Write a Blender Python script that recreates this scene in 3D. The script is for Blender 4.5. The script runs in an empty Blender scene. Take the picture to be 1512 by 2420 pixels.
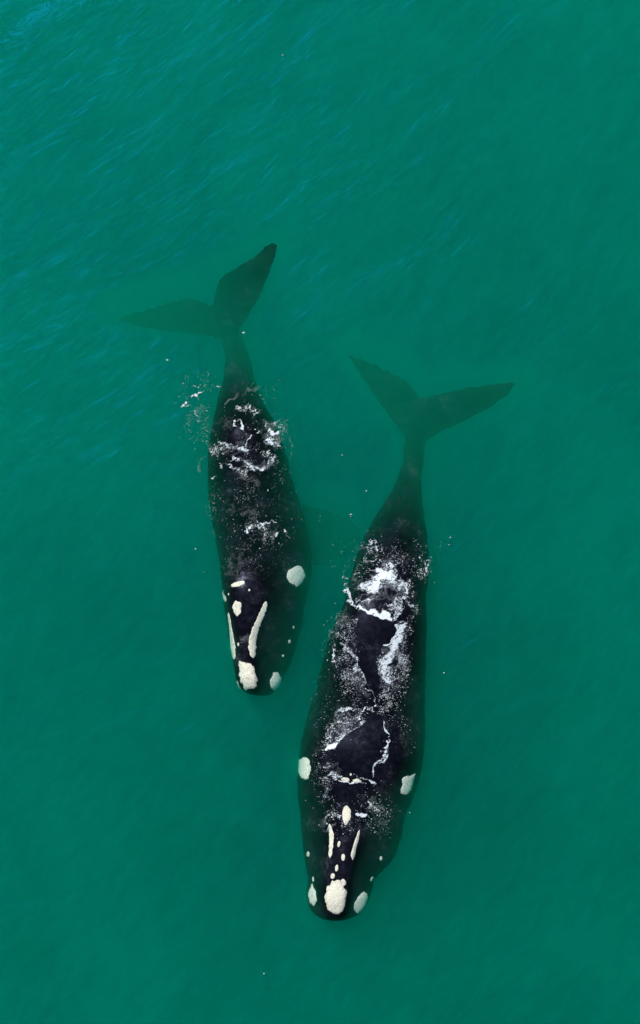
import bpy, bmesh, math, random
import numpy as np
from mathutils import Vector, Matrix, noise
from mathutils.bvhtree import BVHTree

sc = bpy.context.scene
C = sc.collection
R = math.radians
random.seed(7)
rng = np.random.default_rng(11)

# ------------------------------------------------------------------ camera, sky, sun, exposure
FOV, HEIGHT, TILT = R(34.0), 43.0, R(5.0)
camd = bpy.data.cameras.new('camera')
cam = bpy.data.objects.new('camera', camd)
C.objects.link(cam)
camd.sensor_fit = 'VERTICAL'
camd.angle = FOV
camd.sensor_fit = 'VERTICAL'
camd.sensor_height = 24.0
camd.lens = 12.0 / math.tan(FOV / 2)
camd.clip_start, camd.clip_end = 0.5, 3000.0
cam.location = (0.0, -HEIGHT * math.tan(TILT), HEIGHT)
cam.rotation_euler = (TILT, 0, 0)
sc.camera = cam

SUN_EL, SUN_AZ = R(49.0), R(119.0)          # azimuth from +x, counter-clockwise: the sun stands to the upper left
sun_dir = Vector((math.cos(SUN_AZ) * math.cos(SUN_EL), math.sin(SUN_AZ) * math.cos(SUN_EL), math.sin(SUN_EL)))
w = bpy.data.worlds.new('World')
sc.world = w
w.use_nodes = True
nt = w.node_tree
nt.nodes.clear()
sky = nt.nodes.new('ShaderNodeTexSky')
sky.sky_type = 'NISHITA'
sky.sun_disc = False
sky.sun_elevation = SUN_EL
sky.sun_rotation = R(90) - SUN_AZ
bg = nt.nodes.new('ShaderNodeBackground')
bg.inputs['Strength'].default_value = 0.10
wo = nt.nodes.new('ShaderNodeOutputWorld')
nt.links.new(sky.outputs[0], bg.inputs[0])
nt.links.new(bg.outputs[0], wo.inputs[0])
sl = bpy.data.lights.new('sun', 'SUN')
sl.energy = 4.0
sl.angle = R(0.53)
sl.color = (1.0, 0.965, 0.915)
so = bpy.data.objects.new('sun', sl)
C.objects.link(so)
so.rotation_euler = (-sun_dir).to_track_quat('-Z', 'Y').to_euler()
so.location = sun_dir * 80
vs = sc.view_settings
vs.view_transform = 'Standard'
vs.look = 'None'
vs.exposure = 0.0
vs.gamma = 1.0
cy = sc.cycles
cy.max_bounces = 14
cy.volume_bounces = 10
cy.transparent_max_bounces = 24
cy.diffuse_bounces = 3
cy.glossy_bounces = 3
cy.caustics_reflective = False
cy.caustics_refractive = False
cy.use_denoising = True

# ------------------------------------------------------------------ helpers
PW, PH = 1512.0, 2419.0                       # the pixel frame the photograph was measured in
eye = Vector(cam.location)
rot = Matrix.Rotation(TILT, 3, 'X')
HY = math.tan(FOV / 2)
HX = HY * PW / PH


def ray(px, py):
    return (rot @ Vector(((px / PW - 0.5) * 2 * HX, (0.5 - py / PH) * 2 * HY, -1.0))).normalized()


def at(px, py, z=0.0):
    d = ray(px, py)
    return eye + d * ((z - eye.z) / d.z)


def zoomed(ox, oy, k):                        # coordinates read in an enlarged crop -> frame pixels
    return lambda p: ((ox + p[0] * k) / 1.18254, (oy + p[1] * k) / 1.18272)


Z1 = zoomed(450, 1500, 500 / 1512)
Z2 = zoomed(780, 2080, 450 / 1512)
Z3 = zoomed(820, 1500, 450 / 1512)
Z4 = zoomed(450, 1000, 500 / 1512)
Z6 = zoomed(900, 1960, 300 / 1512)
ID = lambda p: p


def link(name, me, mat, parent=None):
    o = bpy.data.objects.new(name, me)
    C.objects.link(o)
    if mat:
        me.materials.append(mat)
    if parent:
        o.parent = parent
    return o


def mesh_np(name, v, f):
    me = bpy.data.meshes.new(name)
    me.from_pydata([tuple(p) for p in v], [], [tuple(q) for q in f])
    me.update()
    return me


class Nodes:
    def __init__(self, name):
        self.m = bpy.data.materials.new(name)
        self.m.use_nodes = True
        self.t = self.m.node_tree
        self.t.nodes.clear()
        self.out = self.n('OutputMaterial')

    def n(self, kind, ins=None, **kw):
        x = self.t.nodes.new('ShaderNode' + kind)
        for k, v in kw.items():
            setattr(x, k, v)
        for k, v in (ins or {}).items():
            if isinstance(v, bpy.types.NodeSocket):
                self.t.links.new(v, x.inputs[k])
            else:
                x.inputs[k].default_value = v
        return x

    def ramp(self, fac, stops):
        x = self.n('ValToRGB', {0: fac})
        e = x.color_ramp.elements
        while len(e) > 1:
            e.remove(e[0])
        e[0].position, e[0].color = stops[0]
        for p, c in stops[1:]:
            y = e.new(p)
            y.color = c
        return x.outputs[0]


def vnoise(x, y, seed=0):                     # smooth lattice noise in 0..1, numpy
    xi, yi = np.floor(x).astype(np.int64), np.floor(y).astype(np.int64)
    fx, fy = x - xi, y - yi
    fx, fy = fx * fx * (3 - 2 * fx), fy * fy * (3 - 2 * fy)

    def h(a, b):
        n = (a * 374761393 + b * 668265263 + seed * 974634541) & 0xFFFFFFFF
        n = ((n ^ (n >> 13)) * 1274126177) & 0xFFFFFFFF
        n = (n ^ (n >> 16)) & 0xFFFFFFFF
        return n / 4294967295.0
    return (h(xi, yi) * (1 - fx) + h(xi + 1, yi) * fx) * (1 - fy) + (h(xi, yi + 1) * (1 - fx) + h(xi + 1, yi + 1) * fx) * fy


# ------------------------------------------------------------------ materials
def skin_material():
    N = Nodes('wet_whale_skin')
    tc = N.n('TexCoord').outputs['Object']
    n1 = N.n('TexNoise', {'Vector': tc, 'Scale': 1.5, 'Detail': 6.0, 'Roughness': 0.62}).outputs[0]
    n2 = N.n('TexNoise', {'Vector': tc, 'Scale': 6.5, 'Detail': 8.0, 'Roughness': 0.78}).outputs[0]
    n3 = N.n('TexNoise', {'Vector': tc, 'Scale': 28.0, 'Detail': 3.0, 'Roughness': 0.6}).outputs[0]
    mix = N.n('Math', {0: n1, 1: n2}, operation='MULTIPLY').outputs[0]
    col = N.ramp(mix, [(0.15, (0.0015, 0.0018, 0.003, 1)), (0.24, (0.004, 0.0045, 0.007, 1)), (0.32, (0.010, 0.011, 0.016, 1)), (0.42, (0.042, 0.042, 0.050, 1))])  # blue-black skin, its blue pushed up in place of sky reflection
    z = N.n('SeparateXYZ', {0: tc}).outputs[2]
    dry = N.n('MapRange', {0: z, 1: -0.03, 2: 0.02, 3: 0.0, 4: 0.36}).outputs[0]      # under water the skin has next to no gloss
    rough = N.ramp(n2, [(0.3, (0.2,) * 3 + (1,)), (0.7, (0.33,) * 3 + (1,))])
    hh = N.n('Math', {0: n2, 1: n3}, operation='ADD').outputs[0]
    bump = N.n('Bump', {'Height': hh, 'Strength': 0.12, 'Distance': 0.02}).outputs[0]
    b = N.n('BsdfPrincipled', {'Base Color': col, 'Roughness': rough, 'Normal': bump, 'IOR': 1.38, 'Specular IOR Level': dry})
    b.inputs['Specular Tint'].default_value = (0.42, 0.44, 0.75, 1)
    N.t.links.new(b.outputs[0], N.out.inputs[0])
    return N.m


def callosity_material():
    N = Nodes('callosity_crust')
    tc = N.n('TexCoord').outputs['Object']
    v = N.n('TexVoronoi', {'Vector': tc, 'Scale': 21.0}, feature='DISTANCE_TO_EDGE').outputs[0]
    n = N.n('TexNoise', {'Vector': tc, 'Scale': 5.0, 'Detail': 7.0, 'Roughness': 0.75}).outputs[0]
    h = N.n('Math', {0: v, 1: n}, operation='MULTIPLY').outputs[0]
    col = N.ramp(h, [(0.0, (0.50, 0.48, 0.38, 1)), (0.015, (0.68, 0.66, 0.53, 1)), (0.06, (0.83, 0.81, 0.65, 1)), (0.2, (0.90, 0.88, 0.75, 1))])
    rim = N.n('Attribute', attribute_name='rim').outputs['Fac']
    fine = N.n('TexNoise', {'Vector': tc, 'Scale': 11.0, 'Detail': 5.0, 'Roughness': 0.7}).outputs[0]
    rr = N.n('Math', {0: fine, 1: rim}, operation='ADD').outputs[0]
    edge = N.n('MapRange', {0: rr, 1: 1.30, 2: 1.62}).outputs[0]
    pit = N.n('TexNoise', {'Vector': tc, 'Scale': 24.0, 'Detail': 4.0, 'Roughness': 0.7}).outputs[0]
    pits = N.n('MapRange', {0: pit, 1: 0.36, 2: 0.50, 3: 0.55, 4: 0.0}).outputs[0]
    blot = N.n('MapRange', {0: fine, 1: 0.34, 2: 0.50, 3: 0.5, 4: 0.0}).outputs[0]
    wear = N.n('Math', {0: pits, 1: blot}, operation='MAXIMUM').outputs[0]
    col = N.n('Mix', {0: wear, 6: col, 7: (0.30, 0.29, 0.22, 1)}, data_type='RGBA').outputs[2]
    col = N.n('Mix', {0: edge, 6: col, 7: (0.035, 0.034, 0.032, 1)}, data_type='RGBA').outputs[2]
    bump = N.n('Bump', {'Height': n, 'Strength': 0.5, 'Distance': 0.025}).outputs[0]
    b = N.n('BsdfPrincipled', {'Base Color': col, 'Roughness': 0.8, 'Normal': bump})
    b.inputs['Specular IOR Level'].default_value = 0.25
    N.t.links.new(b.outputs[0], N.out.inputs[0])
    return N.m


def foam_material():
    N = Nodes('sea_foam')
    tc = N.n('TexCoord').outputs['Object']
    n = N.n('TexNoise', {'Vector': tc, 'Scale': 22.0, 'Detail': 4.0}).outputs[0]
    col = N.ramp(n, [(0.3, (0.54, 0.62, 0.66, 1)), (0.6, (0.76, 0.82, 0.86, 1))])
    cover = N.n('Attribute', attribute_name='cover').outputs['Fac']
    b = N.n('BsdfPrincipled', {'Base Color': col, 'Roughness': 0.5, 'Alpha': cover})
    N.t.links.new(b.outputs[0], N.out.inputs[0])
    return N.m


def water_surface_material():
    N = Nodes('rippled_water_surface')
    tc = N.n('TexCoord').outputs['Object']
    m0 = N.n('Mapping', {'Vector': tc, 'Rotation': (0, 0, R(-36))}).outputs[0]      # crests run up to the right
    mp = N.n('Mapping', {'Vector': m0, 'Scale': (0.5, 1.0, 1.0)}).outputs[0]
    gust = N.n('TexNoise', {'Vector': tc, 'Scale': 0.16, 'Detail': 2.0}).outputs[0]
    amp = N.n('MapRange', {0: gust, 1: 0.35, 2: 0.68, 3: 0.5, 4: 1.0}).outputs[0]
    big = N.n('TexNoise', {'Vector': mp, 'Scale': 0.8, 'Detail': 2.0, 'Roughness': 0.45, 'Distortion': 0.7}).outputs[0]
    small = N.n('TexNoise', {'Vector': mp, 'Scale': 3.4, 'Detail': 3.0, 'Roughness': 0.5, 'Distortion': 0.8}).outputs[0]
    hs = N.n('Math', {0: small, 1: 0.1}, operation='MULTIPLY').outputs[0]
    hb = N.n('Math', {0: big, 1: 0.32}, operation='MULTIPLY').outputs[0]
    h0 = N.n('Math', {0: hs, 1: hb}, operation='ADD').outputs[0]
    h = N.n('Math', {0: h0, 1: amp}, operation='MULTIPLY').outputs[0]
    bump = N.n('Bump', {'Height': h, 'Strength': 1.0, 'Distance': 0.5}).outputs[0]
    fr = N.n('Fresnel', {'IOR': 1.33, 'Normal': bump}).outputs[0]
    g1 = N.n('BsdfGlossy', {'Color': (0.004, 0.13, 0.36, 1), 'Roughness': 0.29, 'Normal': bump}).outputs[0]
    g2 = N.n('BsdfGlossy', {'Color': (0.006, 0.24, 0.66, 1), 'Roughness': 0.5, 'Normal': bump}).outputs[0]
    g = N.n('MixShader', {0: 0.5, 1: g1, 2: g2}).outputs[0]
    m2 = N.n('Mapping', {'Vector': m0, 'Scale': (0.26, 1.0, 1.0)}).outputs[0]
    ripple_tone = N.n('TexNoise', {'Vector': m2, 'Scale': 2.2, 'Detail': 6.0, 'Roughness': 0.66, 'Distortion': 0.9}).outputs[0]
    drift = N.n('TexNoise', {'Vector': tc, 'Scale': 0.22, 'Detail': 3.0, 'Distortion': 0.8}).outputs[0]
    m3 = N.n('Mapping', {'Vector': tc, 'Rotation': (0, 0, R(-62)), 'Scale': (1, 1, 1)}).outputs[0]
    m4 = N.n('Mapping', {'Vector': m3, 'Scale': (0.3, 1.0, 1.0)}).outputs[0]
    cross = N.n('TexNoise', {'Vector': m4, 'Scale': 2.4, 'Detail': 5.0, 'Roughness': 0.6, 'Distortion': 0.5}).outputs[0]
    ripple_tone = N.n('Mix', {0: 0.5, 2: ripple_tone, 3: cross}, data_type='FLOAT').outputs[0]
    sd = N.n('Math', {0: ripple_tone, 1: drift}, operation='ADD').outputs[0]
    sd = N.n('MapRange', {0: sd, 1: 0.76, 2: 1.18}).outputs[0]
    ripple_tint = N.ramp(sd, [(0.0, (0.855, 0.87, 0.865, 1)), (1.0, (0.999, 0.999, 0.999, 1))])      # light and dark of ripples painted into the surface tint
    opn = N.n('Attribute', attribute_name='open_water').outputs['Fac']
    tint = N.n('Mix', {0: opn, 6: (1, 1, 1, 1), 7: ripple_tint}, data_type='RGBA').outputs[2]
    tr = N.n('BsdfTransparent', {'Color': tint}).outputs[0]
    fo = N.n('Math', {0: fr, 1: opn}, operation='MULTIPLY').outputs[0]
    mx = N.n('MixShader', {0: fo, 1: tr, 2: g}).outputs[0]
    N.t.links.new(mx, N.out.inputs[0])
    return N.m


def water_volume_material():
    N = Nodes('murky_green_water')
    s = N.n('VolumeScatter', {'Color': (0.01, 1.0, 0.625, 1), 'Density': 0.69, 'Anisotropy': 0.6}).outputs[0]
    a = N.n('VolumeAbsorption', {'Color': (0.0, 0.825, 0.80, 1), 'Density': 0.6}).outputs[0]
    ad = N.n('AddShader', {0: s, 1: a}).outputs[0]
    N.t.links.new(ad, N.out.inputs['Volume'])
    return N.m


def sand_material():
    N = Nodes('silty_sand')
    tc = N.n('TexCoord').outputs['Object']
    n = N.n('TexNoise', {'Vector': tc, 'Scale': 0.4, 'Detail': 6.0}).outputs[0]
    col = N.ramp(n, [(0.3, (0.18, 0.16, 0.11, 1)), (0.7, (0.30, 0.27, 0.19, 1))])
    b = N.n('BsdfPrincipled', {'Base Color': col, 'Roughness': 0.9})
    N.t.links.new(b.outputs[0], N.out.inputs[0])
    return N.m


SKIN, CRUST, FOAM = skin_material(), callosity_material(), foam_material()

# ------------------------------------------------------------------ whales: one continuous body each
NR = 72


def smooth_interp(t, ts, vals):               # monotone-ish cubic through the stations
    ts, vals = np.asarray(ts, float), np.asarray(vals, float)
    m = np.gradient(vals, ts)
    i = np.clip(np.searchsorted(ts, t) - 1, 0, len(ts) - 2)
    h = ts[i + 1] - ts[i]
    u = (t - ts[i]) / h
    return ((2 * u**3 - 3 * u**2 + 1) * vals[i] + (u**3 - 2 * u**2 + u) * h * m[i]
            + (-2 * u**3 + 3 * u**2) * vals[i + 1] + (u**3 - u**2) * h * m[i + 1])


def add_loft(bm, rings):
    vr = [[bm.verts.new(p) for p in r] for r in rings]
    n = len(rings[0])
    for a, b in zip(vr[:-1], vr[1:]):
        for i in range(n):
            j = (i + 1) % n
            bm.faces.new((a[i], a[j], b[j], b[i]))
    bm.faces.new(vr[0][::-1])
    bm.faces.new(vr[-1])


def trunk_rings(st, ro, keel):
    st = np.array(st, float)
    ro = np.array(ro, float)
    ys = st[:, 0]
    tt = np.concatenate([np.linspace(ys[0], ys[-2], 200), np.linspace(ys[-2], ys[-1], 14)[1:]])
    out = []
    for y in tt:
        xl, xr, xa, zt, zm = (float(smooth_interp(y, ys, st[:, k])) for k in range(1, 6))
        xc, hw, rh = (float(np.interp(y, ro[:, 0], ro[:, k])) for k in range(1, 4))
        hb = (xr - xl) / 2 / 92.0 * keel
        ring = []
        for k in range(NR):
            th = 2 * math.pi * k / NR - math.pi
            s, c = math.sin(th), math.cos(th)
            px = xa + s * ((xr - xa) if s > 0 else (xa - xl))
            if c >= 0:
                z = zm + (zt - zm) * c ** 0.72
                q = (px - xc) / hw
                z += rh * min(1.0, c * 3) / (1 + abs(q) ** 5)
            else:
                z = zm + hb * c
            p = at(px, y, zm)
            ring.append((p.x, p.y, z))
        out.append(ring)
    # rounded tip
    last = np.array(out[-1])
    cen = last.mean(0)
    for s in (0.85, 0.6, 0.25):
        out.append([tuple(cen + (q - cen) * s + np.array((0, -0.05 * (1 - s), 0))) for q in last])
    return out


def blade_rings(secs):                        # secs: leading edge, trailing edge, depth, thickness
    out = []
    n = 20
    for (lx, ly), (tx, ty), z, th in secs:
        L, T = at(lx, ly, z), at(tx, ty, z)
        ring = []
        for k in range(n):
            a = 2 * math.pi * k / n
            u = 0.5 - 0.5 * math.cos(a)
            prof = math.sin(a) * (1.0 - 0.55 * u)
            p = L.lerp(T, u)
            ring.append((p.x, p.y, z + th * prof))
        out.append(ring)
    A = np.array(out)                          # sections x points x 3
    ks = np.arange(len(out))
    flat = A.reshape(len(out), -1)
    dense = []
    for t in np.linspace(0, len(out) - 1, (len(out) - 1) * 5 + 1):
        row = np.array([smooth_interp(t, ks, flat[:, c]) for c in range(flat.shape[1])])
        dense.append([tuple(q) for q in row.reshape(-1, 3)])
    return dense


def build_whale(lofts, label):
    bm = bmesh.new()
    for l in lofts:
        add_loft(bm, l)
    bmesh.ops.recalc_face_normals(bm, faces=bm.faces)
    me = bpy.data.meshes.new('raw')
    bm.to_mesh(me)
    bm.free()
    tmp = bpy.data.objects.new('raw', me)
    C.objects.link(tmp)
    md = tmp.modifiers.new('r', 'REMESH')
    md.mode = 'VOXEL'
    md.voxel_size = 0.032
    ms = tmp.modifiers.new('s', 'SMOOTH')
    ms.factor, ms.iterations = 0.5, 6
    dg = bpy.context.evaluated_depsgraph_get()
    dg.update()
    fin = bpy.data.meshes.new_from_object(tmp.evaluated_get(dg))
    bpy.data.objects.remove(tmp)
    fin.name = 'whale'
    for q in fin.vertices:
        c = q.co
        d = noise.noise_vector(c * 2.6) * 0.026 + noise.noise_vector(c * 6.0) * 0.009
        q.co = c + Vector((d.x, d.y, d.z * 0.4)) * min(1.3, max(0.15, 0.2 - c.z * 1.2))
    fin.polygons.foreach_set('use_smooth', [True] * len(fin.polygons))
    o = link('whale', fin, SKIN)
    o['label'] = label
    o['category'] = 'whale'
    o['group'] = 'right whales swimming side by side'
    tree = BVHTree.FromPolygons([v.co.copy() for v in fin.vertices], [tuple(p.vertices) for p in fin.polygons])
    return o, tree


big_st = [  # y, left edge, right edge, crest, crest height, depth of the widest line
    (1000, 966, 1002, 984, -1.18, -1.3), (1045, 956, 1005, 980, -1.02, -1.28), (1100, 948, 1000, 974, -.80, -1.15),
    (1139, 935, 996, 967, -.62, -1.0), (1206, 895, 999, 950, -.36, -.95), (1273, 858, 1009, 938, -.10, -.85),
    (1340, 833, 1013, 925, .02, -.85), (1380, 822, 1010, 912, .07, -.88), (1419, 814, 1005, 900, .10, -.80), (1470, 793, 1007, 890, .16, -.82),
    (1520, 774, 1007, 882, .18, -.86), (1570, 760, 1006, 878, .14, -.9), (1621, 749, 1004, 876, .06, -.92), (1670, 733, 1004, 880, .0, -.92),
    (1721, 719, 1003, 868, .08, -.92), (1780, 707, 1000, 852, .16, -.9), (1834, 702, 992, 842, .09, -.88), (1880, 704, 978, 836, -.05, -.8),
    (1910, 707, 964, 832, -.12, -.76), (1985, 714, 944, 826, -.17, -.72), (2036, 720, 924, 818, -.19, -.68), (2073, 728, 888, 806, -.2, -.66),
    (2111, 724, 876, 798, -.21, -.62), (2145, 731, 861, 794, -.28, -.62), (2160, 744, 845, 794, -.31, -.55), (2171, 762, 822, 794, -.38, -.5)]
big_ro = [(1000, 984, 30, 0), (1840, 828, 46, 0), (1890, 822, 44, .12), (1930, 818, 42, .23), (1985, 812, 40, .28), (2040, 803, 32, .29),
          (2080, 796, 30, .30), (2120, 793, 32, .33), (2150, 792, 29, .32), (2169, 792, 24, .2)]
big_fluke = [((823, 842), (829, 837), -1.47, .02), ((848, 880), (868, 852), -1.43, .045), ((872, 918), (915, 873), -1.38, .06), ((905, 965), (955, 895), -1.32, .09),
             ((940, 1008), (985, 928), -1.28, .12), ((980, 1045), (992, 938), -1.24, .16), ((1012, 1036), (1010, 935), -1.20, .12), ((1050, 1017), (1050, 926), -1.15, .09),
             ((1110, 990), (1115, 911), -1.08, .07), ((1165, 960), (1170, 905), -1.05, .05), ((1200, 930), (1203, 902), -1.05, .035), ((1218, 908), (1216, 903), -1.05, .02)]
small_st = [
    (745, 506, 548, 527, -1.5, -1.77), (790, 520, 568, 544, -1.3, -1.67), (850, 532, 592, 563, -.95, -1.42), (900, 526, 602, 564, -.55, -1.12), (950, 513, 622, 567, -.24, -0.97),
    (1000, 504, 650, 573, -.07, -0.92), (1050, 495, 668, 577, .03, -0.94), (1100, 492, 682, 580, .0, -1.00), (1150, 493, 696, 584, -.07, -0.97),
    (1200, 497, 712, 588, -.09, -1.00), (1250, 505, 726, 590, -.08, -1.02), (1300, 514, 735, 590, -.07, -1.02), (1350, 521, 736, 588, -.05, -1.00),
    (1400, 527, 726, 586, -.02, -1.07), (1450, 533, 718, 590, -.12, -1.04), (1500, 540, 709, 600, -.2, -1.00), (1550, 549, 693, 605, -.24, -0.92),
    (1590, 556, 676, 608, -.27, -0.82), (1615, 561, 665, 610, -.3, -0.74), (1630, 572, 652, 611, -.34, -0.68), (1640, 588, 640, 613, -.4, -0.64)]
small_ro = [(745, 527, 30, 0), (1330, 575, 50, 0), (1380, 570, 46, .07), (1430, 572, 46, .17), (1470, 572, 42, .24), (1510, 573, 36, .27), (1560, 576, 32, .29),
            (1600, 584, 32, .32), (1625, 588, 30, .26), (1640, 592, 25, .15)]
small_fluke = [((281, 756), (279, 752), -1.80, .02), ((320, 770), (320, 738), -1.76, .05), ((380, 783), (380, 718), -1.69, .07), ((440, 789), (440, 704), -1.57, .1),
               ((498, 796), (486, 712), -1.41, .12), ((542, 800), (503, 718), -1.28, .16), ((574, 772), (508, 685), -1.13, .12), ((593, 738), (524, 653), -0.97, .1),
               ((617, 695), (559, 628), -0.81, .08), ((636, 650), (598, 604), -0.65, .06), ((650, 610), (622, 582), -0.51, .045), ((657, 578), (640, 572), -0.41, .025)]
small_fin = [((705, 1330), (665, 1185), -1.1, .2), ((745, 1335), (715, 1190), -1.6, .16), ((790, 1325), (775, 1205), -2.1, .13), ((830, 1305), (820, 1222), -2.6, .1), ((855, 1280), (848, 1245), -2.9, .05)]

big, big_bvh = build_whale([trunk_rings(big_st, big_ro, 1.0), blade_rings(big_fluke)],
                           'larger black whale whose smooth wet back breaks the surface between long streaks of foam')
small, small_bvh = build_whale([trunk_rings(small_st, small_ro, 1.0), blade_rings(small_fluke), blade_rings(small_fin)],
                               'smaller black whale mostly just under the surface, with one fluke raised near it')


# ------------------------------------------------------------------ callosities: crusty white growths, children of their whale
def on_body(tree, px, py, zg=-0.4):
    d = ray(px, py)
    h = tree.ray_cast(eye, d)
    if h[0] is not None:
        return h[0], h[1]
    n = tree.find_nearest(at(px, py, zg))
    return n[0], n[1]


def resample(poly, m):
    p = np.array(poly + [poly[0]], float)
    s = np.concatenate([[0], np.cumsum(np.linalg.norm(np.diff(p, axis=0), axis=1))])
    t = np.linspace(0, s[-1], m, endpoint=False)
    q = np.stack([np.interp(t, s, p[:, 0]), np.interp(t, s, p[:, 1])], 1)
    for _ in range(max(2, m // 12)):
        q = 0.25 * np.roll(q, 1, 0) + 0.5 * q + 0.25 * np.roll(q, -1, 0)
    return q


def crust_mesh(owner, tree, rows, closed_rows, thick, name):
    """rows: list of (list of (px, py), edge factor 0..1); grows a lumpy crust on the skin"""
    bm = bmesh.new()
    el = bm.verts.layers.float.new('rim')
    vr = []
    for pts, f in rows:
        r = []
        for (px, py), fe in zip(pts, f):
            p, n = on_body(tree, px, py)
            n = (n + Vector((0, 0, 0.8))).normalized()
            lump = noise.noise(p * 5.0) * 0.2 + noise.noise(p * 17.0) * 0.06
            h = 0.24 * thick * (1 - fe ** 4) * (1.0 + lump) - 0.012 * fe ** 6
            r.append(bm.verts.new(p + n * h))
        vr.append(r)
    for a, b in zip(vr[:-1], vr[1:]):
        n = len(b)
        if len(a) == 1:
            for i in range(n):
                bm.faces.new((a[0], b[i], b[(i + 1) % n]))
        else:
            for i in range(n if closed_rows else n - 1):
                j = (i + 1) % n
                bm.faces.new((a[i], b[i], b[j], a[j]))
    bmesh.ops.recalc_face_normals(bm, faces=bm.faces)
    up = sum(f.normal.z for f in bm.faces)
    if up < 0:
        bmesh.ops.reverse_faces(bm, faces=bm.faces)
    for r_, (_p, f_) in zip(vr, rows):
        for v_, e_ in zip(r_, f_):
            v_[el] = e_
    me = bpy.data.meshes.new(name)
    bm.to_mesh(me)
    bm.free()
    me.polygons.foreach_set('use_smooth', [True] * len(me.polygons))
    return link(name, me, CRUST, owner)


def patch(owner, tree, poly, fr=ID, thick=0.05, name='callosity', jag=0.13):
    poly = [fr(p) for p in poly]
    size = max(max(p[0] for p in poly) - min(p[0] for p in poly), max(p[1] for p in poly) - min(p[1] for p in poly))
    m = int(np.clip(size * 1.6, 14, 90))
    k = int(np.clip(size / 4.5, 3, 14))
    q = resample(poly, m)
    c = q.mean(0)
    jit = np.array([1 + jag * (noise.noise(Vector((a[0] * .07, a[1] * .07, 3.1))) * 1.6 + noise.noise(Vector((a[0] * .17, a[1] * .17, 7.7))) * 0.8) for a in q])
    rows = [([tuple(c)], [0.0])]
    for i in range(1, k + 1):
        f = i / k
        rows.append(([tuple(c + (a - c) * f * 1.09 * (1 + (j - 1) * f)) for a, j in zip(q, jit)], [f] * m))
    return crust_mesh(owner, tree, rows, True, thick, name)


def dot(owner, tree, x, y, rx, ry, fr, ang=0.0, thick=0.035):
    a = [2 * math.pi * i / 14 for i in range(14)]
    ca, sa = math.cos(R(ang)), math.sin(R(ang))
    poly = [(x + rx * math.cos(t) * ca - ry * math.sin(t) * sa, y + rx * math.cos(t) * sa + ry * math.sin(t) * ca) for t in a]
    return patch(owner, tree, poly, fr, thick, 'callosity', 0.18)


def strip(owner, tree, line, widths, fr, thick=0.045):
    p = np.array([fr(q) for q in line], float)
    k = fr((1, 0))[0] - fr((0, 0))[0]
    s = np.concatenate([[0], np.cumsum(np.linalg.norm(np.diff(p, axis=0), axis=1))])
    n = int(max(10, s[-1] / 2.2))
    t = np.linspace(0, s[-1], n)
    q = np.stack([np.interp(t, s, p[:, 0]), np.interp(t, s, p[:, 1])], 1)
    for _ in range(4):
        q[1:-1] = 0.25 * q[:-2] + 0.5 * q[1:-1] + 0.25 * q[2:]
    wd = np.interp(t, s, np.array(widths, float) * k)
    tan = np.gradient(q, axis=0)
    tan /= np.linalg.norm(tan, axis=1)[:, None]
    nor = np.stack([-tan[:, 1], tan[:, 0]], 1)
    rows = []
    for i in range(n):
        e = min(1.0, i / 3.0, (n - 1 - i) / 3.0)
        e = math.sqrt(max(e, 0.02))
        wv = wd[i] * e * (1 + 0.3 * noise.noise(Vector((q[i][0] * .15, q[i][1] * .15, 1.7))))
        js = np.linspace(-1, 1, 9)
        rows.append(([tuple(q[i] + nor[i] * wv * j) for j in js], [max(abs(j), 1 - e) for j in js]))
    return crust_mesh(owner, tree, rows, False, thick, 'rostral_callosity')


B = (big, big_bvh)
patch(*B, [(445, 1340), (500, 1275), (555, 1265), (590, 1290), (630, 1370), (630, 1470), (610, 1540), (560, 1595), (490, 1590), (440, 1530), (428, 1440)], Z2, .07, 'bonnet')
dot(*B, 605, 1295, 26, 40, Z2, -15)
dot(*B, 503, 1235, 24, 35, Z2, 15)
dot(*B, 540, 1160, 19, 38, Z2, 8)
dot(*B, 600, 1058, 21, 38, Z2, 0)
dot(*B, 560, 935, 16, 36, Z2, 8)
strip(*B, [(470, 745), (492, 850), (487, 950), (475, 1065)], [16, 24, 25, 20], Z2)
strip(*B, [(755, 800), (737, 870), (712, 950), (692, 1035), (690, 1088)], [8, 17, 20, 24, 10], Z2)
patch(*B, [(640, 565), (675, 610), (675, 680), (645, 745), (620, 765), (600, 720), (588, 640), (605, 590)], Z2, .05, 'rostral_callosity')
patch(*B, [(568, 325), (600, 308), (650, 312), (668, 340), (640, 365), (600, 348)], Z2, .03, 'blowhole_callosity')
patch(*B, [(682, 330), (740, 318), (782, 345), (740, 370), (700, 368)], Z2, .03, 'blowhole_callosity')
dot(*B, 672, 283, 13, 17, Z2)  # painted sun glint on wet skin, built as a white dot
patch(*B, [(175, 130), (240, 115), (285, 150), (300, 230), (285, 330), (235, 335), (190, 310), (172, 230)], Z2, .06, 'eyebrow_callosity')
patch(*B, [(1150, 300), (1235, 292), (1285, 265), (1265, 330), (1240, 430), (1190, 485), (1130, 450), (1155, 370)], Z2, .06, 'eyebrow_callosity')
patch(*B, [(285, 1340), (310, 1300), (345, 1380), (355, 1470), (325, 1530), (290, 1500), (268, 1420)], Z2, .06, 'lip_callosity')
patch(*B, [(800, 1370), (835, 1380), (830, 1440), (800, 1540), (730, 1600), (700, 1540), (710, 1480), (745, 1420)], Z2, .06, 'lip_callosity')
dot(*B, 270, 1030, 18, 30, Z2)
dot(*B, 955, 1070, 15, 28, Z2)
dot(*B, 870, 1262, 13, 30, Z2, 25)
dot(*B, 318, 1265, 9, 30, Z2)
S = (small, small_bvh)
patch(*S, [(660, 1050), (730, 1055), (780, 1100), (800, 1160), (820, 1230), (800, 1275), (730, 1305), (695, 1280), (655, 1180)], Z1, .07, 'bonnet')
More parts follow.
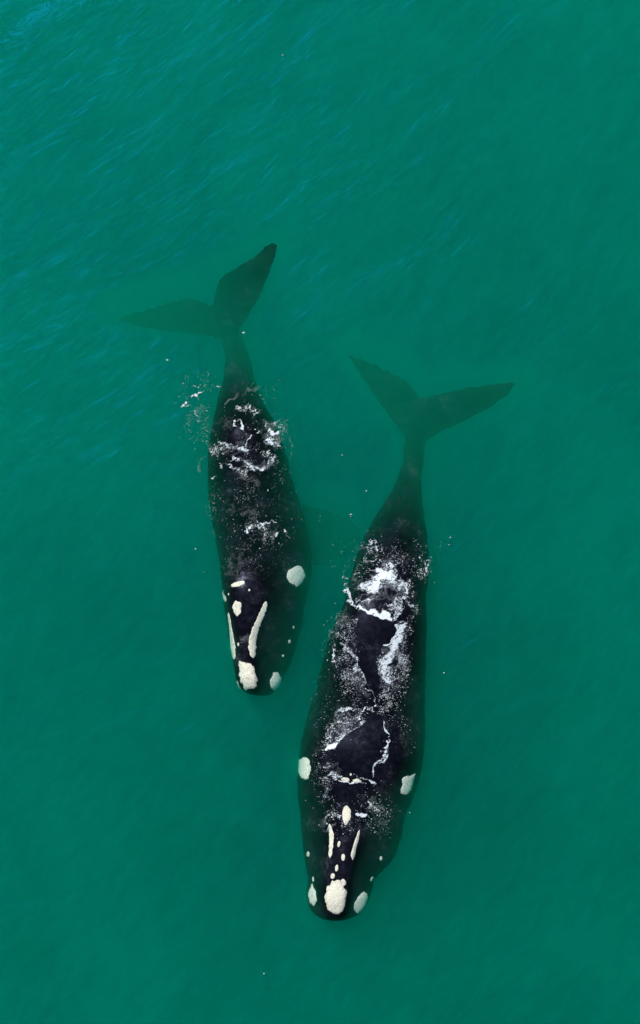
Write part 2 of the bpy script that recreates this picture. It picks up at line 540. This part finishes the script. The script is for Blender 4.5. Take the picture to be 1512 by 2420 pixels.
patch(*S, [(640, 1200), (665, 1270), (685, 1320), (655, 1300), (635, 1240)], Z1, .04, 'lip_callosity')
patch(*S, [(945, 1130), (1000, 1150), (1022, 1190), (1000, 1280), (960, 1315), (925, 1270), (915, 1200), (940, 1170)], Z1, .06, 'lip_callosity')
strip(*S, [(888, 545), (870, 610), (835, 690), (797, 780), (772, 870), (770, 950), (780, 1025)], [20, 25, 29, 32, 37, 37, 24], Z1)
strip(*S, [(568, 640), (582, 740), (596, 840), (606, 930), (617, 1035)], [9, 13, 19, 25, 16], Z1)
patch(*S, [(630, 525), (680, 560), (675, 640), (645, 682), (620, 650), (598, 590)], Z1)
patch(*S, [(578, 405), (640, 375), (700, 365), (717, 390), (660, 420), (600, 428)], Z1, .03, 'blowhole_callosity')
patch(*S, [(510, 430), (530, 480), (555, 520), (550, 555), (515, 530), (500, 480)], Z1, .05, 'eyebrow_callosity')
patch(*S, [(1060, 290), (1110, 260), (1165, 240), (1215, 270), (1220, 330), (1190, 410), (1140, 425), (1075, 385), (1055, 330)], Z1, .06, 'eyebrow_callosity')
dot(*S, 745, 450, 11, 14, Z1)
dot(*S, 652, 908, 11, 22, Z1)
dot(*S, 570, 485, 7, 14, Z1)
dot(*S, 1085, 885, 15, 22, Z1)
dot(*S, 1030, 1005, 13, 16, Z1)
dot(*S, 1120, 765, 9, 18, Z1)

# ------------------------------------------------------------------ the water: murky body, rippled surface, sea bed
XW, YW, DEPTH = 160.0, 160.0, 14.0
v = [(sx * XW, sy * YW, z) for z in (-DEPTH, -0.004) for sx, sy in ((-1, -1), (1, -1), (1, 1), (-1, 1))]
f = [(3, 2, 1, 0), (4, 5, 6, 7), (0, 1, 5, 4), (1, 2, 6, 5), (2, 3, 7, 6), (3, 0, 4, 7)]
vol = link('murky_water', mesh_np('murky_water', v, f), water_volume_material())
vol['kind'] = 'stuff'
vol['label'] = 'murky green sea water around and below both whales'
vol['category'] = 'water'

# the surface sheet, open where the whales lie in and just below it
CELL = 0.05
X0, X1, Y0, Y1 = -7.5, 6.5, -12.0, 9.5
nx, ny = int((X1 - X0) / CELL), int((Y1 - Y0) / CELL)
occ = np.full((nx + 1, ny + 1), 9.0)
for o in (big, small):
    me = o.data
    co = np.empty(len(me.vertices) * 3, np.float32)
    me.vertices.foreach_get('co', co)
    co = co.reshape(-1, 3)
    for px, py, pz in co[co[:, 2] > -2.4][::3]:
        r = 0.07 + 0.10 * max(0.0, -pz)
        MG = 0.45
        i0, i1 = int((px - r - MG - X0) / CELL), int((px + r + MG - X0) / CELL) + 1
        j0, j1 = int((py - r - MG - Y0) / CELL), int((py + r + MG - Y0) / CELL) + 1
        gx = X0 + np.arange(i0, i1 + 1) * CELL - px
        gy = Y0 + np.arange(j0, j1 + 1) * CELL - py
        d = np.sqrt(gx[:, None] ** 2 + gy[None, :] ** 2) - r
        sl_ = occ[i0:i1 + 1, j0:j1 + 1]
        np.minimum(sl_, d, out=sl_)
vv, ff = [], []
vid = {}


def vtx(x, y):
    k = (round(x * 1000), round(y * 1000))
    if k not in vid:
        vid[k] = len(vv)
        vv.append((x, y, 0.0))
    return vid[k]


def clip_tri(tri):
    out = []
    for a, b in zip(tri, tri[1:] + tri[:1]):
        if a[2] > 0:
            out.append((a[0], a[1]))
        if (a[2] > 0) != (b[2] > 0):
            u = a[2] / (a[2] - b[2])
            out.append((a[0] + (b[0] - a[0]) * u, a[1] + (b[1] - a[1]) * u))
    if len(out) >= 3:
        ids = []
        for p in out:
            i = vtx(*p)
            if not ids or ids[-1] != i:
                ids.append(i)
        if len(set(ids)) == len(ids) and len(ids) >= 3:
            ff.append(tuple(ids))


occ = np.minimum(occ, MG)
for i in range(nx):
    for j in range(ny):
        q = occ[i:i + 2, j:j + 2]
        if q.max() <= 0:
            continue
        x0, y0 = X0 + i * CELL, Y0 + j * CELL
        c = [(x0, y0, q[0, 0]), (x0 + CELL, y0, q[1, 0]), (x0 + CELL, y0 + CELL, q[1, 1]), (x0, y0 + CELL, q[0, 1])]
        if q.min() > 0:
            ff.append(tuple(vtx(p[0], p[1]) for p in c))
        else:
            clip_tri([c[0], c[1], c[2]])
            clip_tri([c[0], c[2], c[3]])
XE, YE = X0 + nx * CELL, Y0 + ny * CELL
F = 1500.0
for a, b, c, d in ((-F, -F, F, Y0), (-F, YE, F, F), (-F, Y0, X0, YE), (XE, Y0, F, YE)):
    k = len(vv)
    vv += [(a, b, 0), (c, b, 0), (c, d, 0), (a, d, 0)]
    ff.append((k, k + 1, k + 2, k + 3))
wm = mesh_np('water', vv, ff)
wv = np.array(vv)
gi = np.clip(((wv[:, 0] - X0) / CELL + .5).astype(int), 0, nx)
gj = np.clip(((wv[:, 1] - Y0) / CELL + .5).astype(int), 0, ny)
inside = (wv[:, 0] >= X0 - .01) & (wv[:, 0] <= XE + .01) & (wv[:, 1] >= Y0 - .01) & (wv[:, 1] <= YE + .01)
opn = np.where(inside, np.clip(occ[gi, gj] / MG, 0, 1), 1.0)
wm.attributes.new('open_water', 'FLOAT', 'POINT').data.foreach_set('value', (opn * opn * (3 - 2 * opn)).astype(np.float32))
surf = link('water', wm, water_surface_material())
surf['kind'] = 'structure'
surf['label'] = 'rippled green sea surface around the two whales'
bed = link('seabed', mesh_np('seabed', [(-F, -F, -13.9), (F, -F, -13.9), (F, F, -13.9), (-F, F, -13.9)], [(0, 1, 2, 3)]), sand_material())
bed['kind'] = 'structure'

# ------------------------------------------------------------------ foam lace on water and skin
def in_poly(x, y, poly):
    c = np.zeros(np.shape(x), bool)
    for (xa, ya), (xb, yb) in zip(poly, poly[1:] + poly[:1]):
        c ^= ((ya > y) != (yb > y)) & (x < (xb - xa) * (y - ya) / (yb - ya + 1e-12) + xa)
    return c


def foam(name, label, strokes, trees, specks, cell=0.0095, seed=0, bare=()):
    bare = [[tuple(at(*fr(p), 0.0))[:2] for p in poly] for fr, poly in bare]
    pts = []
    for fr, line, wd, den in strokes:
        k = fr((1, 0))[0] - fr((0, 0))[0]
        q = [at(*fr(p), 0.0) for p in line]
        if len(q) == 1:
            q = q * 2
        pts.append((np.array([(p.x, p.y) for p in q]), wd * k / 92.0 * 1.15, den))
    allp = np.concatenate([p for p, _, _ in pts])
    lo, hi = allp.min(0) - 0.8, allp.max(0) + 0.8
    nx, ny = ((hi - lo) / cell).astype(int) + 1
    X = lo[0] + (np.arange(nx) + 0.5) * cell
    Y = lo[1] + (np.arange(ny) + 0.5) * cell
    X, Y = np.meshgrid(X, Y, indexing='ij')
    wx = X + 0.18 * (vnoise(X * 4, Y * 4, 5 + seed) - .5) + 0.11 * (vnoise(X * 13, Y * 13, 6 + seed) - .5)
    wy = Y + 0.18 * (vnoise(X * 4, Y * 4, 8 + seed) - .5) + 0.11 * (vnoise(X * 13, Y * 13, 9 + seed) - .5)
    D = np.zeros_like(X)
    veil = np.zeros_like(X)
    for q, wd, den in pts:
        best = np.full_like(X, 1e9)
        a0, a1 = q.min(0) - wd * 2.2 - .15, q.max(0) + wd * 2.2 + .15
        i0, i1 = np.clip(((np.array([a0[0], a1[0]]) - lo[0]) / cell).astype(int), 0, nx)
        j0, j1 = np.clip(((np.array([a0[1], a1[1]]) - lo[1]) / cell).astype(int), 0, ny)
        sx, sy = wx[i0:i1, j0:j1], wy[i0:i1, j0:j1]
        b = np.full(sx.shape, 1e9)
        for p0, p1 in zip(q[:-1], q[1:]):
            e = p1 - p0
            l2 = max(float(e @ e), 1e-9)
            t = np.clip(((sx - p0[0]) * e[0] + (sy - p0[1]) * e[1]) / l2, 0, 1)
            b = np.minimum(b, np.hypot(sx - p0[0] - t * e[0], sy - p0[1] - t * e[1]))
        fall = np.clip(1.25 - b / max(wd, .02) * (0.62 + 0.55 * vnoise(sx * 6, sy * 6, 31 + seed)), 0, 1)
        if den < 0:                                              # a thin veil of fine bubbles; narrow arcs imitate ripple sheen
            veil[i0:i1, j0:j1] = np.maximum(veil[i0:i1, j0:j1], -den * fall)
        else:
            D[i0:i1, j0:j1] = np.maximum(D[i0:i1, j0:j1], den * fall)
    # lace: ridged noise at several sizes
    n = np.zeros_like(X)
    wx0, wy0 = X * .6 + wx * .4, Y * .6 + wy * .4
    ca, sa = math.cos(0.6), math.sin(0.6)                      # threads drawn out by the run-off
    wx, wy = (wx * ca + wy * sa) * 0.6, (-wx * sa + wy * ca) * 1.15
    for s, a in ((9, .26), (23, .34), (52, .40)):
        n += a * np.abs(2 * vnoise(wx * s, wy * s, int(s) + seed) - 1) * 1.25
    n += 0.5 * (vnoise(X * 62, Y * 62, 77 + seed) - .5) + 0.2 * (vnoise(X * 30, Y * 30, 78 + seed) - .5)
    T = (D * 1.0 - n) / 0.36
    cov = np.clip(T, 0, 1) ** 1.2
    wisp = veil * np.clip(1.0 - 2.6 * np.abs(vnoise(wx * 9, wy * 9, 51 + seed) - .5), 0, 1) ** 1.5 * (0.1 + 0.9 * vnoise(wx * 40, wy * 40, 52 + seed)) * 0.62
    cov = np.maximum(cov * (D > 0.03), np.clip(wisp, 0, .4))
    for poly in bare:
        cov[in_poly(wx0, wy0, poly)] = 0
    keep = cov > 0.018
    ii, jj = np.nonzero(keep)
    key = {}
    V, Fc, Cv = [], [], []

    def base(x, y):
        z = 0.0
        for t in trees:
            h = t.ray_cast(Vector((x, y, 3.0)), Vector((0, 0, -1)), 3.0)
            if h[0] is not None:
                z = max(z, h[0].z)
        return z

    def vid(i, j):
        if (i, j) not in key:
            x = lo[0] + i * cell + random.uniform(-.3, .3) * cell
            y = lo[1] + j * cell + random.uniform(-.3, .3) * cell
            a, b = min(i, nx - 1), min(j, ny - 1)
            h = 0.008 + 0.014 * cov[a, b] + random.uniform(0, .003)
            key[(i, j)] = len(V)
            V.append((x, y, base(x, y) + h))
            Cv.append(float(cov[a, b]))
        return key[(i, j)]
    for i, j in zip(ii.tolist(), jj.tolist()):
        Fc.append((vid(i, j), vid(i + 1, j), vid(i + 1, j + 1), vid(i, j + 1)))
    for fr, x0, y0, x1, y1, cnt, r0, r1 in specks:           # loose bubbles, some of them painting sun glints
        for _ in range(int(cnt * 2.6)):
            cx, cy_, hx, hy = (x0 + x1) / 2, (y0 + y1) / 2, (x1 - x0) / 2, (y1 - y0) / 2
            for _try in range(6):
                p = at(*fr((cx + hx * random.gauss(0, .55), cy_ + hy * random.gauss(0, .55))), 0.0)
                if noise.noise(Vector((p.x * 3.2, p.y * 3.2, seed))) + 0.5 * noise.noise(Vector((p.x * 9, p.y * 9, seed + 4))) > random.uniform(-.35, .3):
                    break
            if any(bool(in_poly(np.float64(p.x), np.float64(p.y), q)) for q in bare) and random.random() > .03:
                continue
            r = (r0 + (r1 - r0) * random.random() ** 2.5) * .56 * (1.9 if random.random() < .06 else 1)
            z = base(p.x, p.y) + 0.012
            k = len(V)
            m = 6
            Cv += [random.uniform(.45, 1.0)] * (m + 1)
            V.append((p.x, p.y, z + r * .6))
            a0 = random.random() * 6
            st = random.uniform(.55, 1.0)
            for t in range(m):
                a = a0 + 2 * math.pi * t / m
                rr = r * random.uniform(.7, 1.2)
                V.append((p.x + rr * math.cos(a), p.y + rr * st * math.sin(a), z))
            for t in range(m):
                Fc.append((k, k + 1 + t, k + 1 + (t + 1) % m))
    me = mesh_np(name, V, Fc)
    at_ = me.attributes.new('cover', 'FLOAT', 'POINT')
    at_.data.foreach_set('value', np.array(Cv, np.float32))
    o = link(name, me, FOAM)
    o['kind'] = 'stuff'
    o['label'] = label
    o['category'] = 'foam'
    return o


big_foam = [
    (Z6, [(205, 600), (290, 495), (440, 390), (600, 295), (700, 250)], 10, .85), (Z6, [(60, 590), (130, 580), (210, 590)], 30, 1.2), (Z6, [(140, 350), (280, 320), (400, 260), (520, 235)], 8, .7), (Z6, [(210, 170), (360, 130), (520, 140), (720, 128)], 9, .75),
    (Z6, [(870, 300), (905, 440), (915, 600), (850, 720), (790, 850), (730, 960)], 16, .8), (Z6, [(905, 700), (880, 800), (830, 870)], 12, .85), (Z3, [(965, 880), (905, 985), (840, 1010), (820, 1090), (780, 1180)], 9, .9), (Z3, [(590, 1190), (650, 1290), (690, 1370)], 7, .7),
    (Z3, [(520, 610), (640, 668), (780, 715), (930, 770)], 9, 1.1),
    (Z3, [(660, 540), (760, 560)], 75, -.45), (Z3, [(900, 470), (960, 560)], 75, -.4), (Z3, [(560, 420), (640, 520)], 50, -.3), (Z3, [(880, 1000), (880, 1400)], 75, -.3), (Z3, [(940, 950), (1000, 1200)], 60, -.35),
    (Z3, [(480, 720), (420, 900)], 60, -.2), (Z3, [(540, 1200), (640, 1380)], 70, -.22), (Z3, [(620, 860), (600, 1050)], 60, -.10), (Z3, [(420, 1700), (600, 1720), (380, 1900)], 70, -.28),
    (Z2, [(560, 120), (560, 260)], 60, -.16), (Z2, [(860, 560), (940, 700)], 90, -.12), (Z2, [(480, 700), (470, 760)], 50, -.4),
    (Z3, [(870, 320), (800, 400), (745, 470)], 40, 1.15), (Z3, [(860, 330), (780, 440)], 75, .6), (Z3, [(660, 470), (780, 500)], 36, .8), (Z3, [(800, 330), (920, 380)], 36, .95),
    (Z3, [(470, 500), (520, 610), (640, 668)], 16, .9), (Z3, [(640, 668), (780, 710), (930, 765)], 24, 1.25),
    (Z3, [(900, 400), (1050, 450), (1090, 530), (1020, 600), (980, 680), (970, 740)], 52, .62), (Z3, [(860, 660), (1000, 640)], 46, .6),
    (Z3, [(600, 590), (740, 605)], 18, .5), (Z3, [(1060, 470), (1090, 540)], 24, .8), (Z3, [(1100, 600), (1140, 680), (1090, 800)], 40, .35),
    (Z3, [(985, 880), (970, 960), (930, 1050), (895, 1120), (850, 1200)], 50, .95), (Z3, [(850, 1200), (860, 1280), (880, 1330)], 60, .85),
    (Z3, [(900, 1350), (860, 1440), (840, 1550), (830, 1650)], 55, .33), (Z3, [(1010, 1000), (1000, 1200), (970, 1350)], 55, .42),
    (Z3, [(990, 770), (1080, 860), (1040, 930)], 36, .4),
    (Z3, [(440, 780), (560, 830)], 55, .3), (Z3, [(400, 900), (480, 930)], 40, .3), (Z3, [(385, 1030), (368, 1100), (375, 1190)], 12, .6),
    (Z3, [(470, 1030), (560, 1110), (610, 1220), (670, 1330)], 30, .55), (Z3, [(450, 1130), (520, 1280), (620, 1330)], 75, .33),
    (Z3, [(700, 1400), (760, 1460), (775, 1530), (740, 1600)], 7, .8), (Z3, [(640, 1350), (650, 1430)], 20, .38),
    (Z3, [(700, 50), (760, 75)], 24, .75), (Z3, [(650, 100), (780, 120)], 50, .38), (Z3, [(620, 210), (760, 230), (900, 260), (1050, 240)], 28, .4),
    (Z3, [(900, 260), (920, 270)], 16, .9), (Z3, [(590, 210), (490, 280), (460, 400), (470, 500)], 18, .28), (Z3, [(570, 355), (610, 345)], 16, .6),
    (Z3, [(1190, 380), (1230, 300)], 60, .42), (Z3, [(700, 170), (860, 150)], 60, .25),
    (Z3, [(390, 1645), (520, 1625), (740, 1630)], 14, .6), (Z3, [(380, 1690), (660, 1670)], 40, .3),
    (Z3, [(690, 1715), (570, 1790), (440, 1880), (380, 1940)], 38, .6), (Z3, [(420, 1750), (310, 1850), (280, 1960)], 55, .48), (Z3, [(300, 1960), (350, 1945), (400, 1925)], 20, 1.2),
    (Z3, [(845, 1740), (875, 1850), (882, 1950), (845, 2010)], 9, .75),
    (Z2, [(1000, 10), (955, 100), (905, 210), (880, 260)], 20, .7), (Z2, [(990, 95), (962, 165)], 12, .95),
    (Z2, [(480, 300), (535, 310)], 36, .7), (Z2, [(835, 340), (870, 352)], 20, 1.0), (Z2, [(560, 345), (660, 372), (780, 362)], 10, .9), (Z2, [(540, 300), (570, 320)], 14, .6), (Z2, [(690, 300), (800, 320)], 9, .5), (Z2, [(870, 550), (940, 590)], 24, .55),
    (Z2, [(725, 635), (770, 650), (815, 640)], 14, 1.2), (Z2, [(470, 700), (540, 675)], 42, .5), (Z2, [(450, 730), (450, 800)], 16, .6),
    (Z2, [(400, 110), (430, 220), (440, 400)], 70, .22), (Z2, [(450, 380), (430, 480)], 40, .32), (Z2, [(600, 740), (640, 770)], 30, .4), (Z2, [(480, 610), (560, 640)], 10, .5)]
foam('sea_foam', 'white foam and bubbles, with painted sun glints, streaming over the back and head of the larger whale', big_foam, [big_bvh],
     [(Z3, 560, 20, 1230, 420, 190, .010, .022), (Z3, 340, 740, 600, 1250, 150, .010, .020), (Z3, 960, 900, 1080, 1450, 150, .010, .020), (Z3, 420, 1150, 700, 1600, 170, .009, .02),
      (Z3, 780, 1400, 960, 1720, 120, .010, .020), (Z3, 300, 1640, 700, 1950, 170, .009, .02), (Z2, 340, 60, 520, 520, 110, .009, .018), (Z2, 780, 420, 1060, 860, 130, .009, .018),
      (Z2, 430, 520, 780, 860, 60, .009, .018), (Z3, 180, 1250, 420, 1980, 24, .008, .016), (Z3, 900, 1650, 1150, 1990, 24, .009, .018)], seed=1,
     bare=[(Z3, [(560, 690), (780, 745), (930, 790), (965, 880), (900, 985), (840, 1010), (815, 1100), (780, 1180), (790, 1300), (800, 1390), (740, 1420), (690, 1370), (660, 1290), (600, 1170), (590, 1020), (600, 860), (590, 760)]),
           (Z6, [(720, 190), (850, 215), (895, 480), (840, 640), (720, 900), (680, 1000), (480, 990), (300, 985), (200, 800), (180, 630), (290, 500), (440, 390), (600, 290)]),
           (Z2, [(520, 390), (700, 390), (720, 540), (540, 540)])])
small_foam_ripples = [
    (Z4, [(1030, 520), (1075, 680), (1085, 830)], 7, -.30), (Z4, [(1060, 560), (1105, 720)], 6, -.24), (Z4, [(930, 260), (980, 240), (1040, 150)], 8, -.4), (Z4, [(830, 320), (960, 345)], 7, -.3), (Z4, [(560, 370), (700, 290), (830, 270)], 12, -.4),  # these thin faint arcs paint the sheen of ripple rings
    (Z4, [(790, 200), (780, 260)], 8, -.3), (Z4, [(330, 900), (310, 970), (360, 860)], 8, -.25), (Z4, [(1000, 980), (1010, 1060)], 8, -.4),
    (Z4, [(700, 990), (740, 1050)], 55, -.3), (Z4, [(740, 1280), (760, 1360)], 70, -.22), (Z4, [(590, 1250), (600, 1300)], 50, -.16), (Z4, [(900, 600), (930, 720)], 50, -.4), (Z4, [(560, 800), (700, 780)], 55, -.3),
    (Z4, [(720, 900), (900, 900)], 50, -.3), (Z4, [(580, 560), (700, 660)], 60, -.12), (Z4, [(860, 1420), (960, 1480)], 50, -.2),
    (Z1, [(600, 230), (700, 260)], 80, -.2), (Z1, [(700, 830), (690, 880)], 30, -.3), (Z1, [(620, 390), (700, 380)], 40, -.3),
    (Z4, [(640, 440), (740, 430), (810, 460)], 22, .55), (Z4, [(662, 540), (668, 575)], 11, 1.3), (Z4, [(668, 590), (672, 610)], 8, .8),
    (Z4, [(880, 560), (990, 550), (1010, 620), (950, 740), (880, 700)], 32, .45), (Z4, [(920, 620), (945, 650)], 24, .95), (Z4, [(890, 690), (920, 700)], 22, .8),
    (Z4, [(440, 770), (560, 760), (660, 750), (730, 790)], 38, .5), (Z4, [(650, 765), (735, 790)], 26, .85), (Z4, [(710, 735), (740, 690), (775, 658)], 7, .8), (Z4, [(815, 610), (830, 630)], 10, .8),
    (Z4, [(600, 905), (640, 960), (720, 960)], 20, .55), (Z4, [(690, 890), (780, 935), (870, 920), (950, 880), (900, 820)], 34, .6), (Z4, [(615, 855), (660, 880)], 14, .75),
    (Z4, [(530, 820), (555, 822)], 12, .8), (Z4, [(500, 905), (505, 910)], 12, .7), (Z4, [(980, 920), (1060, 960)], 30, .3), (Z4, [(430, 760), (520, 880)], 50, .22),
    (Z4, [(190, 235), (230, 190)], 11.2, 0.33), (Z4, [(290, 230), (312, 250)], 11.2, 0.51), (Z4, [(275, 340), (300, 340), (335, 300)], 9.9, 0.74), (Z4, [(183, 395), (205, 370), (245, 408)], 5.6, 0.92),
    (Z4, [(300, 450), (285, 500), (320, 530)], 9.9, 0.55), (Z4, [(240, 560), (260, 660), (340, 690), (400, 725)], 7.4, 0.41), (Z4, [(370, 580), (430, 630)], 9.9, 0.46), (Z4, [(320, 640), (330, 645)], 6.2, 0.51),
    (Z4, [(370, 250), (410, 180), (402, 140)], 5.0, 0.51), (Z4, [(470, 270), (530, 252)], 3.7, 0.69), (Z4, [(205, 480), (208, 484)], 4.3, 0.74), (Z4, [(220, 430), (240, 560)], 6.2, 0.23), (Z4, [(400, 590), (445, 655)], 4.3, 0.64),
    (Z4, [(850, 1385), (900, 1362), (955, 1392)], 9, .7), (Z4, [(730, 1470), (800, 1430), (860, 1410), (890, 1490)], 24, .52), (Z4, [(735, 1470), (745, 1475)], 11, 1.0), (Z4, [(950, 1490), (975, 1505)], 14, .7),
    (Z4, [(1040, 1470), (1060, 1480)], 14, .5), (Z4, [(700, 1000), (730, 1050)], 26, .25), (Z4, [(430, 995), (470, 1000)], 8, .6), (Z4, [(905, 1121), (908, 1122)], 6, 1.2), (Z4, [(960, 960), (1000, 1050)], 16, .25)]
foam('sea_foam', 'white foam and bubbles, with painted glints and ripple sheen, scattered over the rump and shoulders of the smaller whale', small_foam_ripples, [small_bvh],
     [(Z4, 430, 420, 1050, 1000, 130, .008, .017), (Z4, 480, 1000, 1000, 1300, 70, .008, .016), (Z4, 500, 1300, 1090, 1660, 100, .008, .018), (Z4, 180, 180, 430, 730, 150, .006, .014),
      (Z4, 390, 1150, 480, 1400, 20, .008, .016), (Z1, 520, 0, 1000, 330, 70, .008, .016), (Z4, 560, 200, 900, 420, 14, .007, .014)], seed=40)
flecks = [(395, 852, 8, .9), (576, 787, 5, .8), (807, 1075, 3, .9), (1064, 1270, 3, 1), (1060, 1287, 4, 1), (1047, 1590, 3, 1), (968, 1919, 3, 1), (624, 2299, 3, .8), (667, 130, 2, .8), (462, 1297, 3, .8), (865, 1160, 3, .7), (830, 1215, 8, .3)]
foam('foam_flecks', 'stray white foam flecks dotting the open green water', [(ID, [(395, 851), (396, 852)], .3, .3)], [],
     [(ID, x - r * .35, y - r * .25, x + r * .35, y + r * .25, max(1, r // 3), .022, .04 if d > .5 else .026) for x, y, r, d in flecks]
     + [(ID, 760, 1150, 880, 1380, 12, .006, .013), (ID, 960, 1180, 1080, 1380, 5, .006, .013)], seed=80)
